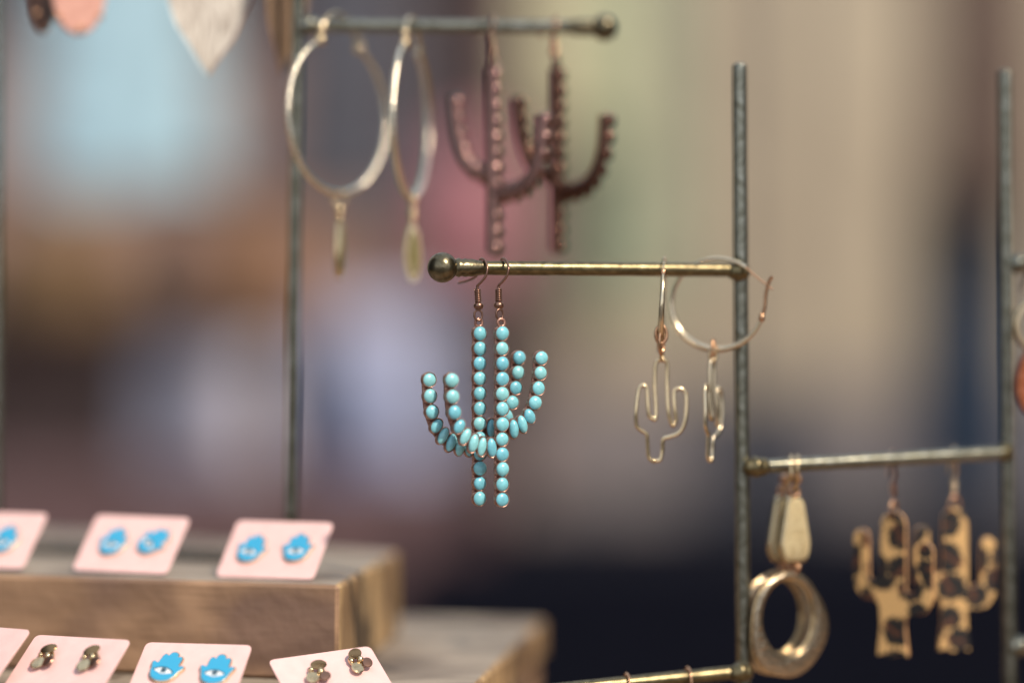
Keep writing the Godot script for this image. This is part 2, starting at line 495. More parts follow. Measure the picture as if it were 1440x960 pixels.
# a wooden slab on a four-cornered footprint; with cut1 > 0 a slot is sunk along its length up to the share cut_to of it
func riser(parent: Node3D, f: Array, y0: float, y1: float, mtop: Material, mend: Material, mfront: Material = null, cut0 := 0.0, cut1 := 0.0, cut_to := 0.0):
	var e := 1.1
	var spot := func(u: float, w: float) -> Vector2: return f[0].lerp(f[1], u).lerp(f[3].lerp(f[2], u), w)
	var lu: float = f[0].distance_to(f[1]); var lw: float = f[1].distance_to(f[2])
	var eu := e / lu; var ew := e / lw
	var top := MB.new()
	var P := func(u: float, w: float, y: float) -> Vector3:
		var s: Vector2 = spot.call(u, w)
		return Vector3(s.x, y, s.y)
	var quad := func(mb: MB, a: Vector3, b: Vector3, c: Vector3, d: Vector3, ua: Vector2, ub: Vector2, uc: Vector2, ud: Vector2):
		# the corners run anticlockwise as seen from outside
		mb.patch(PackedVector3Array([a, b, c, d]), PackedInt32Array([0, 2, 1, 0, 3, 2]), PackedVector2Array([ua, ub, uc, ud]))
	var flat := func(u0: float, u1: float, w0: float, w1: float):
		var s := 0.004
		quad.call(top, P.call(u0, w0, y1), P.call(u1, w0, y1), P.call(u1, w1, y1), P.call(u0, w1, y1), Vector2(u0 * lu, -w0 * lw) * s, Vector2(u1 * lu, -w0 * lw) * s, Vector2(u1 * lu, -w1 * lw) * s, Vector2(u0 * lu, -w1 * lw) * s)
	if cut1 > 0.0:
		flat.call(eu, cut_to, ew, cut0); flat.call(eu, cut_to, cut1, 1 - ew); flat.call(cut_to, 1 - eu, ew, 1 - ew)
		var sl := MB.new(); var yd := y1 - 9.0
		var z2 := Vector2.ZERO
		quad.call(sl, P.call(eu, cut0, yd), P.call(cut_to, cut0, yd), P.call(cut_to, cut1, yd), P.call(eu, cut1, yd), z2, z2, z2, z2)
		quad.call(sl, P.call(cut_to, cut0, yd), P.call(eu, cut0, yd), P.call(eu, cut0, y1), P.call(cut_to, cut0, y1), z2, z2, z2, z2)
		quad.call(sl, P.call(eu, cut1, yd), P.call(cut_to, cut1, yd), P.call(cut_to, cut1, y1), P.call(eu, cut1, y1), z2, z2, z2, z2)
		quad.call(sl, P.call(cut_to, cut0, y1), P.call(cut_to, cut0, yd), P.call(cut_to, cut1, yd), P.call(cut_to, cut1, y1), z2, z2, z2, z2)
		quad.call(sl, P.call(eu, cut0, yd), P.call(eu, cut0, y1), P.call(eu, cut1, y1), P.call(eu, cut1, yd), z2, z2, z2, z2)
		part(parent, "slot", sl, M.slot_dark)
	else:
		flat.call(eu, 1 - eu, ew, 1 - ew)
	var cr := [Vector2(0, 0), Vector2(1, 0), Vector2(1, 1), Vector2(0, 1)]
	for k in 4:
		var mb := MB.new()
		var a: Vector2 = cr[k]; var b: Vector2 = cr[(k + 1) % 4]
		var inset := func(c: Vector2) -> Vector2: return Vector2(clampf(c.x, eu, 1 - eu), clampf(c.y, ew, 1 - ew))
		var ln := lu if k % 2 == 0 else lw
		var s := 0.004
		var uv4: Array
		var along := (b - a)
		var aa := a + along * (eu if k % 2 == 0 else ew); var bb := b - along * (eu if k % 2 == 0 else ew)
		for lay in 3:
			var ya := [y0, y0 + e, y1 - e][lay] as float; var yb := [y0 + e, y1 - e, y1][lay] as float
			var pa: Vector2 = aa if lay > 0 else inset.call(a); var pb: Vector2 = bb if lay > 0 else inset.call(b)
			var qa: Vector2 = aa if lay < 2 else inset.call(a); var qb: Vector2 = bb if lay < 2 else inset.call(b)
			uv4 = [Vector2(0, -ya * s), Vector2(ln * s, -ya * s), Vector2(ln * s, -yb * s), Vector2(0, -yb * s)]
			if k % 2 == 1: uv4 = [Vector2(ya * s, 0), Vector2(ya * s, ln * s), Vector2(yb * s, ln * s), Vector2(yb * s, 0)]
			quad.call(mb, P.call(pa.x, pa.y, ya), P.call(pb.x, pb.y, ya), P.call(qb.x, qb.y, yb), P.call(qa.x, qa.y, yb), uv4[0], uv4[1], uv4[2], uv4[3])
		# the chamfer of the corner at b
		var nx: Vector2 = cr[(k + 2) % 4] - b
		var cc := b + nx * (ew if k % 2 == 0 else eu)
		quad.call(mb, P.call(bb.x, bb.y, y0 + e), P.call(cc.x, cc.y, y0 + e), P.call(cc.x, cc.y, y1 - e), P.call(bb.x, bb.y, y1 - e), Vector2(0, 0), Vector2(0.01, 0), Vector2(0.01, 0.1), Vector2(0, 0.1))
		var ic: Vector2 = inset.call(b)
		mb.patch(PackedVector3Array([P.call(bb.x, bb.y, y1 - e), P.call(cc.x, cc.y, y1 - e), P.call(ic.x, ic.y, y1)]), PackedInt32Array([0, 2, 1]))
		part(parent, "front_face" if k == 0 else "back_face" if k == 2 else "end_grain", mb, mend if k % 2 == 1 or mfront == null else mfront)
	part(parent, "top_surface", top, mtop)
	var un := MB.new()
	un.patch(PackedVector3Array([P.call(eu, ew, y0), P.call(1 - eu, ew, y0), P.call(1 - eu, 1 - ew, y0), P.call(eu, 1 - ew, y0)]), PackedInt32Array([0, 1, 2, 0, 2, 3]))
	part(parent, "underside", un, mend)


func rod(o: Node3D, called: String, a: Vector3, b: Vector3, mat: Material, r := 2.0, cap_a := true, cap_b := true):
	var d := (b - a).normalized()
	var path := PackedVector3Array(); var rad := []
	if cap_a:
		for k in 5:
			var t := PI / 2 * k / 4.0
			path.append(a + d * r * 0.5 * (1 - cos(t))); rad.append(maxf(r * sin(t), 0.05))
	for k in 25:
		path.append(a.lerp(b, 0.02 + 0.96 * k / 24.0)); rad.append(r * (1.0 + 0.02 * sin(k * 2.1) + 0.015 * sin(k * 5.3)))
	if cap_b:
		for k in 5:
			var t := PI / 2 * (4 - k) / 4.0
			path.append(b - d * r * 0.5 * (1 - cos(t))); rad.append(maxf(r * sin(t), 0.05))
	var mb := MB.new(); mb.tube(path, rad, 18)
	return part(o, called, mb, mat)

func weld(o: Node, at_: Vector3, dir: Vector3, mat: Material, r := 2.7, l := 4.5):      # a lump of brazing where a bar meets a post
	var mb := MB.new()
	var rows := []
	var x := dir.cross(Vector3.UP).normalized() if absf(dir.y) < 0.9 else Vector3.RIGHT
	var y := x.cross(dir)
	for k in 11:
		var t := k / 10.0
		var rr := r * sqrt(maxf(1.0 - pow(2 * t - 1, 2), 0.003)) * (1.0 + 0.1 * sin(k * 1.7))
		var row := PackedVector3Array()
		for s in 14:
			var a := TAU * s / 14
			row.append(at_ + dir * (t - 0.5) * 2 * l + (x * cos(a) + y * sin(a)) * rr * (1.0 + 0.07 * sin(s * 2.4 + k)))
		rows.append(row)
	mb.loft(rows)
	part(o, "weld", mb, mat)

func finial(o: Node, at_: Vector3, dir: Vector3, mat: Material, r := 4.25):      # the ball at a bar's free end; dir points along the bar
	var mb := MB.new()
	var prof := []
	for k in 15: 
		var t := PI * k / 17.0
		prof.append(Vector2(sin(t) * r, -cos(t) * r))
	for q in [Vector2(2.45, 4.0), Vector2(2.75, 4.7), Vector2(2.35, 5.6), Vector2(2.65, 6.6), Vector2(2.45, 7.4), Vector2(2.5, 8.6), Vector2(2.15, 10.2), Vector2(2.02, 11.5)]: prof.append(q)
	var x := dir.cross(Vector3.FORWARD).normalized()
	mb.lathe(prof, 24, Transform3D(Basis(x, dir, x.cross(dir)), at_), 0.3)
	part(o, "ball_finial", mb, M.ball)

func racks():
	# left rack, its posts set into the block
	var l := thing("earring_rack", "tarnished brass rack set in the wooden block, with a ball-ended arm across the top", "earring rack", at(408, 806, 737))
	rod(l, "post", rel(l, 423, -330, 737), rel(l, 408, 818, 737), M.dull_brass)
	rod(l, "post", rel(l, -4, -330, 753), rel(l, -7, 815, 753), M.dull_brass)
	rod(l, "rung", rel(l, -4, -170, 753), rel(l, 422, -176, 737), M.dull_brass)
	rod(l, "arm", rel(l, 424, 36, 735.5), rel(l, 842, 38, 742), M.dull_brass)
	var dir := (rel(l, 424, 36, 735.5) - rel(l, 848, 38, 742)).normalized()
	weld(l, rel(l, 434, 36, 735), dir, M.dull_brass, 3.0, 4.0)
	finial(l, rel(l, 850, 38.5, 742), dir, M.dull_brass, 4.1)
	# right rack: two posts, a rung and three arms
	var r := thing("earring_rack", "brass rack of two upright rods, its ball-ended arm holding the turquoise cacti", "earring rack", Vector3(0.10, 0.75, -0.72))
	var y0 := 0.0
	var p2 := rel(r, 1040, 88, 705); var p2b := rel(r, 1046, 960, 705); p2b = p2.lerp(p2b, (p2.y - 3.0) / (p2.y - p2b.y))
	rod(r, "post", p2, p2b, M.dull_brass, 2.15)
	var p3 := rel(r, 1414, 98, 730); var p3b := rel(r, 1421, 960, 730); p3b = p3.lerp(p3b, (p3.y - 3.0) / (p3.y - p3b.y))
	rod(r, "post", p3, p3b, M.dull_brass, 2.1)
	for q in [p2b, p3b]:
		var f := MB.new(); f.lathe([Vector2(0, 0), Vector2(38, 0), Vector2(38.5, 1), Vector2(37, 3), Vector2(4, 4), Vector2(2.4, 8), Vector2(0, 8)], 36, Transform3D(Basis.IDENTITY, Vector3(q.x, 0.3, q.z)))
		part(r, "foot_plate", f, M.dull_brass)
	var a0 := rel(r, 622, 376, 675); var a1 := rel(r, 1046, 379.5, 702)
	dir = (a1 - a0).normalized()
	rod(r, "arm", a0 + dir * 3.0, a1 + dir * 1.0, M.brass)
	finial(r, a0, dir, M.brass)
	weld(r, a1 + Vector3(-1.6, -0.4, 1.2), dir, M.brass, 2.9, 3.6)
	var b0 := rel(r, 1046, 657, 702); var b1 := rel(r, 1421, 636, 728)
	dir = (b1 - b0).normalized()
	rod(r, "rung", b0 + dir * 1.5, b1, M.dull_brass, 2.05)
	weld(r, b0 + dir * 4.0 + Vector3(0, 0, 0.8), dir, M.brass, 2.9, 4.4)
	weld(r, b1 - dir * 2.0, dir, M.brass, 2.6, 3.0)
	var c0 := rel(r, 640, 984, 677); var c1 := rel(r, 1046, 944, 702)
	dir = (c1 - c0).normalized()
	rod(r, "arm", c0, c1 + dir, M.brass)
	finial(r, c0 - dir * 3.0, dir, M.brass)
	weld(r, c1 - dir * 1.0 + Vector3(0, 0, 1), dir, M.brass, 2.9, 4.0)
	var d0 := rel(r, 1420, 371, 729); var d1 := rel(r, 1640, 372, 735)
	dir = (d1 - d0).normalized()
	rod(r, "arm", d0, d1, M.dull_brass); finial(r, d1 + dir * 3.0, -dir, M.dull_brass)
	weld(r, d0 + dir * 3.0, dir, M.dull_brass, 2.9, 4.0)
	var e0 := rel(r, 1422, 908, 729); var e1 := rel(r, 1640, 904, 745)
	dir = (e1 - e0).normalized()
	rod(r, "rung", e0, e1, M.dull_brass); weld(r, e0 + dir * 3.0, dir, M.dull_brass, 2.9, 4.0)


# ---------- turquoise cacti ----------
var stone_round: ArrayMesh
var stone_oval: ArrayMesh

func cactus_plan() -> Array:      # [place, turn, is it an oval]
	var out := []
	for k in 12: out.append([Vector2(0, -4.2 * k), 0.0, false, Vector2.ONE])
	var la := [Vector2(-15.3, -12.9), Vector2(-15.1, -17.4), Vector2(-14.5, -21.8), Vector2(-13.1, -25.7), Vector2(-11.2, -28.5), Vector2(-8.8, -30.4), Vector2(-6.1, -31.4), Vector2(-3.3, -31.7)]
	var ra := [Vector2(12.1, -6.9), Vector2(11.8, -11.1), Vector2(11.2, -15.3), Vector2(10.1, -19.4), Vector2(8.4, -23.1), Vector2(6.1, -25.4), Vector2(3.5, -26.6)]
	for arm in [[la, 3, [-38, -30, -19, -7, 2]], [ra, 4, [34, 20, 2]]]:
		var q: Array = arm[0]
		for k in q.size():
			var oval: bool = k >= arm[1]
			var lean: float = arm[2][k - arm[1]] if oval else 0.0
			var sz: Vector2 = Vector2(1.12, 0.82) if k == arm[1] else Vector2(1.0, 0.93) if k == arm[1] + 1 else Vector2.ONE
			out.append([q[k], deg_to_rad(lean), oval, sz if oval else Vector2.ONE])
	return out

func cactus_earring(called: String, label: String, where: Vector3, yaw: float, s: float, metal: Material, group: String, strip := 1.55, deep := 1.0) -> Node3D:
	var o := thing(called, label, "earring", where, group)
	if stone_round == null:
		var dome := []
		for k in 9:
			var t := PI / 2 * k / 8.0
			dome.append(Vector2(cos(t) * 1.98, sin(t) * 1.25))
		dome.push_front(Vector2(1.98, -0.9)); dome.push_front(Vector2(0, -0.9))
		var face := Transform3D(Basis(Vector3.RIGHT, PI / 2), Vector3(0, 0, 1.75))
		var mb := MB.new(); mb.lathe(dome, 22, face, 0.5); stone_round = mb.mesh()
		var mo := MB.new(); mo.lathe(dome, 22, Transform3D(Basis(Vector3.RIGHT, PI / 2), Vector3.ZERO).scaled(Vector3(0.70, 1.38, 1.0)).translated(Vector3(0, 0, 1.75)), 0.5); stone_oval = mo.mesh()
	var xf := turn_y(yaw); xf.basis = xf.basis.scaled_local(Vector3.ONE * s)
	var plan := cactus_plan()
	var cup := [Vector2(0, -0.1), Vector2(1.6, -0.08), Vector2(1.92, 0.1), Vector2(2.12, 0.4), Vector2(2.24, 1.0), Vector2(2.16, 1.7), Vector2(2.2, 1.9), Vector2(2.08, 2.08), Vector2(1.96, 2.0), Vector2(1.94, 1.2), Vector2(0, 1.2)]
	if deep > 1.0:      # the backs of the turned pair are rounder
		cup = [Vector2(0, 0), Vector2(0.9, 0.02), Vector2(1.4, 0.16), Vector2(1.8, 0.46), Vector2(2.08, 0.9), Vector2(2.2, 1.35), Vector2(2.16, 1.8), Vector2(2.04, 2.05), Vector2(1.96, 2.0), Vector2(1.94, 1.2), Vector2(0, 1.2)]
	var st := MB.new()
	for q in plan:
		var b := Transform3D(Basis(Vector3.BACK, q[1]), Vector3(q[0].x, q[0].y, 0)) * Transform3D(Basis(Vector3.RIGHT, PI / 2), Vector3.ZERO)
		if q[2]: b = Transform3D(Basis(Vector3.BACK, q[1]), Vector3(q[0].x, q[0].y, 0)) * Transform3D(Basis(Vector3.RIGHT, PI / 2).scaled(Vector3(0.73 * q[3].x, 1.36 * q[3].y, 1.0)), Vector3.ZERO)
		b.basis = Basis.from_scale(Vector3(1, 1, deep)) * b.basis
		st.lathe(cup, 18, b, 0.6)
	# the flat strip behind that holds the cups
	var line := [PackedVector2Array([Vector2(0, 1.6), Vector2(0, -47.6)])]
	var run := PackedVector2Array(); var run2 := PackedVector2Array()
	for k in range(12, 20): run.append(plan[k][0])
	run.append(Vector2(0, -31.7)); run[0] += Vector2(0, 1.4)
	for k in range(20, 27): run2.append(plan[k][0])
	run2.append(Vector2(0, -27.0)); run2[0] += Vector2(0, 1.4)
	line.append(run); line.append(run2)
	for n in line.size():
		var pts: Array = []
		for q in line[n]: pts.append(Vector3(q.x, q.y, -0.25 - 0.03 * n))
		st.tube(curve(pts, 3), strip, 12, false, 0.25)
	part(o, "setting", st, metal, xf)
	var k := 0
	for q in plan:
		var b := xf * Transform3D(Basis(Vector3.BACK, q[1] + rng.randf_range(-0.1, 0.1)) * Basis(Vector3.RIGHT, rng.randf_range(-0.05, 0.05)) * Basis(Vector3.UP, rng.randf_range(-0.05, 0.05)).scaled(Vector3(q[3].x, q[3].y, 1.0) * Vector3(rng.randf_range(0.96, 1.03), rng.randf_range(0.96, 1.03), rng.randf_range(0.9, 1.1))), Vector3(q[0].x, q[0].y, rng.randf_range(-0.1, 0.1) + 1.75 * (deep - 1.0)))
		part(o, "turquoise_stone" if deep == 1.0 else "copper_stone", stone_oval if q[2] else stone_round, M["turquoise%d" % rng.randi_range(0, 3)] if deep == 1.0 else M.copper_stone, b)
		k += 1
	var bail := MB.new()
	bail.tube(ring_path(1.05, 16, Vector3(0, 3.0, 1.0), Vector3.RIGHT, Vector3.UP), 0.42, 8, true)
	part(o, "bail", bail, metal, xf)
	return o

# ear wire: a smooth path of points ending at the coil's top, then coil and bead down to foot; all in the thing's millimetres
func ear_wire(o: Node3D, pts: Array, foot: Vector3, mat: Material, r := 0.36, bead_r := 1.45):
	var w := MB.new()
	var head: Vector3 = pts[-1]
	var axis := foot - head
	var ax := axis.normalized()
	pts.append(foot)
	w.tube(curve(pts, 7), r, 8)
	var hw := part(o, "ear_wire", w, mat)
	var coil := PackedVector3Array()
	var x := ax.cross(Vector3.BACK).normalized(); var y := ax.cross(x)
	var lc := axis.length() * 0.62
	for k in 85:
		var a := TAU * k / 12.0
		coil.append(head + ax * lc * k / 84.0 + (x * cos(a) + y * sin(a)) * (r + 0.42))
	var c := MB.new(); c.tube(coil, lc / 16.0, 6); part(hw, "coil", c, mat)
	var b := MB.new(); b.ball(bead_r, head + ax * (lc + bead_r * 0.8), 18, Vector3(1, 0.82, 1)); part(hw, "bead", b, mat)
	return hw

func link(o: Node3D, at_: Vector3, r: float, wire: float, deg: float, mat: Material, tall := 1.0):
	var mb := MB.new()
	var x := Vector3(cos(deg_to_rad(deg)), 0, -sin(deg_to_rad(deg)))
	mb.tube(ring_path(r, 20, at_, x, Vector3.UP * tall), wire, 7, true)
	part(o, "link", mb, mat)

func front_cacti():
	var g := "turquoise cactus earrings on the ball-ended arm"
	var l := cactus_earring("cactus_earring", "turquoise stone cactus earring nearest the brass ball, its trunk crossed by the other's arm", at(671, 468.7, 678.5), 25, 1.0, M.copper, g)
	var r := cactus_earring("cactus_earring", "turquoise stone cactus earring right of its twin, whole in front with a clear trunk", at(702.5, 468.7, 674.5), 25, 1.0, M.copper, g)
	var base := [[644, 397.5, 689], [656, 394.5, 688.5], [668, 389, 687.5], [674.5, 379, 686], [674, 368.5, 683.5], [676.5, 363.6, 680.3], [681.5, 366, 677.2], [685.3, 376, 675.4], [683.5, 387, 675.2], [677, 396, 675.6], [672, 401, 676], [671.2, 406, 676.2]]
	var pl := []; var pr := []
	for q in base:
		pl.append(rel(l, q[0], q[1], q[2])); pr.append(rel(r, q[0] + 29.8, q[1] - 0.2, q[2] + 0.4 if q[2] > 676.5 else q[2] - 0.6))
	ear_wire(l, pl, rel(l, 673.3, 435, 676.4), M.dark_copper)
	link(l, rel(l, 672.5, 443, 676.4), 1.15, 0.33, 20, M.dark_copper, 1.3)
	pr = pr.slice(3)
	ear_wire(r, pr, rel(r, 701.5, 434, 674.5), M.dark_copper)
	link(r, rel(r, 702.5, 442, 673.6), 1.15, 0.33, 35, M.dark_copper, 1.3)

func back_cacti():
	var g := "cactus earrings turned backwards on the upper arm"
	var a := cactus_earring("cactus_earring", "mauve copper cactus earring seen from behind, nearer the gold hoops", at(691, 103, 733), 150, 1.14, M.mauve_copper, g, 1.6, 1.45)
	var b := cactus_earring("cactus_earring", "dark brown copper cactus earring seen from behind, nearer the arm's ball end", at(781, 105, 744), 148, 1.14, M.brown_copper, g, 1.6, 1.45)
	for e in [[a, 692.0, 733.0, M.dark_copper, 692.0], [b, 781.0, 744.0, M.rose_gold, 778.0]]:
		var o: Node3D = e[0]; var x: float = e[1]; var z: float = e[2]
		var bar := 739.0 + (x - 690) * 0.015
		ear_wire(o, [rel(o, x - 22, 49, bar + 8), rel(o, x - 12, 46, bar + 7), rel(o, x - 4, 36, bar + 5.5), rel(o, x + 1, 25.5, bar + 2.2), rel(o, x + 3, 23.5, bar - 0.8), rel(o, x + 2, 30, bar - 3.5), rel(o, x - 1, 42, bar - 4.2), rel(o, x - 1, 50, z - 2)], rel(o, e[4] + 2, 78, z), e[3], 0.4)
		link(o, rel(o, x + 2, 83, z), 1.6, 0.4, 60, M.dark_copper, 1.3)


# ---------- gold hoops with drops ----------
func hoops():
	var g := "gold hoop earrings with small drops on the upper arm"
	var spec := [[475.0, 162.0, 735.0, 55.0, "wide open gold rope hoop next to the left post, its drop seen edge-on", 78.0], [578.0, 168.0, 738.0, 79.0, "narrow-looking gold rope hoop hanging just left of the mauve cactus", 20.0]]
	for e in spec:
		var o := thing("hoop_earring", e[4], "earring", at(e[0], e[1], e[2]), g)
		var yaw: float = e[3]
		var xf := turn_y(yaw)
		var R := 23.6
		var path := PackedVector3Array(); var rad := []
		for k in 241:
			var t := k / 240.0
			var a := deg_to_rad(66.0 - (360.0 - 46.0) * t)
			path.append(Vector3(cos(a) * R, sin(a) * R, 0)); rad.append((0.92 + 0.16 * sin(k * TAU / 4.0)) * (0.75 + 0.25 * sin(PI * t)))
		var mb := MB.new(); mb.tube(path, rad, 10, false, 1.3)
		part(o, "hoop", mb, M.hoop_gold, xf)
		var w := MB.new()
		w.tube(curve([Vector3(-8.2, 21.6, 0), Vector3(-8.2, 24, 0), Vector3(-6.4, 27.5, 0), Vector3(-3, 30.4, 0), Vector3(1.5, 30.9, 0), Vector3(5.5, 29.0, 0), Vector3(8.2, 25.2, 0), Vector3(9.4, 21.2, 0)], 6), 0.62, 8)
		part(o, "ear_wire", w, M.pale_gold, xf)
		var h := MB.new()
		h.ball(1.7, Vector3(-8.2, 22.2, 0), 12); h.ball(1.5, Vector3(-7.6, 25.4, 0), 12, Vector3(1, 0.8, 1))
		part(o, "hinge", h, M.gold, xf)
		var c := MB.new()
		c.tube(ring_path(1.7, 14, Vector3(10.4, 22.6, 0)), 0.6, 7, true); c.ball(1.3, Vector3(9.2, 20.9, 0), 12)
		part(o, "clasp", c, M.pale_gold, xf)
		# the drop
		var d := turn_y(e[5], Vector3(0.6, -R - 1.0, 0))
		var j := MB.new(); j.tube(ring_path(2.1, 18, Vector3(0, -0.6, 0), Vector3.BACK), 0.5, 7, true); j.ball(1.5, Vector3(0, -4.2, 0), 14); j.ball(0.9, Vector3(0, -6.2, 0), 10)
		var body := part(o, "drop", j, M.gold, d)
		var poly := PackedVector2Array(); var hole := PackedVector2Array()
		for k in 28:
			var t := TAU * k / 28
			poly.append(Vector2(sin(t) * 2.7 * (1.0 - 0.15 * cos(t)), -16.0 + cos(t) * 9.2)); hole.append(Vector2(sin(t) * 1.6, -16.2 + cos(t) * 6.6))
		var fr := MB.new(); fr.extrude(poly, -1.0, 1.0, 0.4); part(body, "drop_frame", fr, M.gold)
		var inl := MB.new(); inl.extrude(hole, 0.9, 1.3, 0.15); part(body, "drop_inlay", inl, stdmat(Color(0.42, 0.38, 0.20), 0.4, 0.3))


# ---------- wire cacti on small hoops ----------
func wire_cacti():
	var g := "gold wire cactus hoops near the post"
	var outline := [[176, 722], [172, 600], [176, 515], [188, 500], [212, 500], [222, 518], [221, 600], [224, 690], [232, 735], [244, 752], [254, 735], [250, 690], [248, 635], [252, 615], [272, 608], [290, 620], [297, 650], [294, 720], [282, 762], [262, 785], [230, 797], [206, 806], [203, 850], [196, 882], [184, 890], [160, 888], [148, 872], [143, 820], [139, 786], [112, 768], [98, 748], [97, 690], [106, 620], [116, 600], [130, 596], [141, 612], [143, 660], [146, 705], [156, 722]]
	var spec := [[931.0, 507.0, 693.0, 8.0, "gold wire cactus hanging face-on from a hoop seen edge-on"], [1003.0, 507.0, 698.0, 66.0, "gold wire cactus seen side-on below the round hoop beside the post"]]
	for e in spec:
		var o := thing("wire_cactus_earring", e[4], "earring", at(e[0], e[1], e[2]), g)
		var first: bool = e[0] < 950.0
		var pts := []
		for q in outline: pts.append(Vector3((q[0] - 200) / 13.6, -(q[1] - 500) / 13.6, 0.35 * sin(q[1] * 0.02)))
		var w := MB.new(); w.tube(curve(pts, 4, true), 0.58, 8, true)
		var body := part(o, "wire_cactus", w, M.wire_silver if first else M.pale_gold, turn_y(e[3]))
		var tips := MB.new()  # gold beads at the bends stand in for highlights on the wire
		for q in [[166, 724], [243, 752], [205, 498], [168, 890]]:
			tips.ball(0.72, Vector3((q[0] - 200) / 13.6, -(q[1] - 500) / 13.6, 0.1), 10)
		part(body, "highlight_beads", tips, M.gold)
		# hoop
		var path := PackedVector3Array(); var hx: Transform3D
		var rx := 14.2; var ry := 13.2; var a0 := -18.0; var a1 := -18.0 - 290.0
		if first:
			hx = turn_y(-94, rel(o, 931.5, 427, 697)); hx.basis = Basis(Vector3.BACK, deg_to_rad(-2.5)) * hx.basis
			a0 = 40; a1 = 40 - 330
		else:
			hx = turn_y(-24, rel(o, 1009, 427, 700.5))
		var rad := []
		for k in 61:
			var a := deg_to_rad(lerpf(a0, a1, k / 60.0))
			path.append(Vector3(cos(a) * rx, sin(a) * ry, 0)); rad.append(0.55 + 0.45 * sin(PI * minf(k / 60.0 * 1.5, 1.0)))
		var h := MB.new(); h.tube(path, rad, 10)
		var hoop := part(o, "hoop", h, M.pale_gold, hx)
		var e1 := path[-1]; var e0 := path[0]
		var p := MB.new()
		if first:
			p.tube(PackedVector3Array([e1, (e0 + e1) / 2 + Vector3(0.6, 0.6, 0), e0]), 0.3, 7)
		else:
			p.tube(PackedVector3Array([e1, Vector3(11.0, 8.4, 0), Vector3(16.8, 4.0, 0)]), 0.3, 7)
			p.tube(curve([e0, e0 + Vector3(0.9, 3.0, 0), e0 + Vector3(1.3, 7.0, 0), e0 + Vector3(2.2, 10.4, 0), e0 + Vector3(3.2, 11.8, 0)], 5), 0.55, 8)
		part(hoop, "pin", p, M.wire_silver if first else M.rose_gold)
		var c := MB.new(); c.ball(0.95, e0, 12, Vector3(1, 1.5, 1)); part(hoop, "hinge", c, M.rose_gold)
		# links between hoop and cactus
		var mat: Material = M.rose_gold
		var top := rel(o, e[0], 491, e[2] + 2.0)
		if first:
			link(o, rel(o, 930.5, 480, 687), 2.0, 0.5, 70, mat, 1.9); link(o, rel(o, 930, 470, 686), 1.6, 0.5, 5, mat, 1.6)
			link(o, rel(o, 931, 499, 692), 1.0, 0.42, 70, M.gold, 1.3)
		else:
			link(o, rel(o, 1003, 489, 699.5), 1.5, 0.42, 75, mat, 1.6); link(o, rel(o, 1003, 500, 698.5), 1.1, 0.4, 20, M.gold, 1.4)


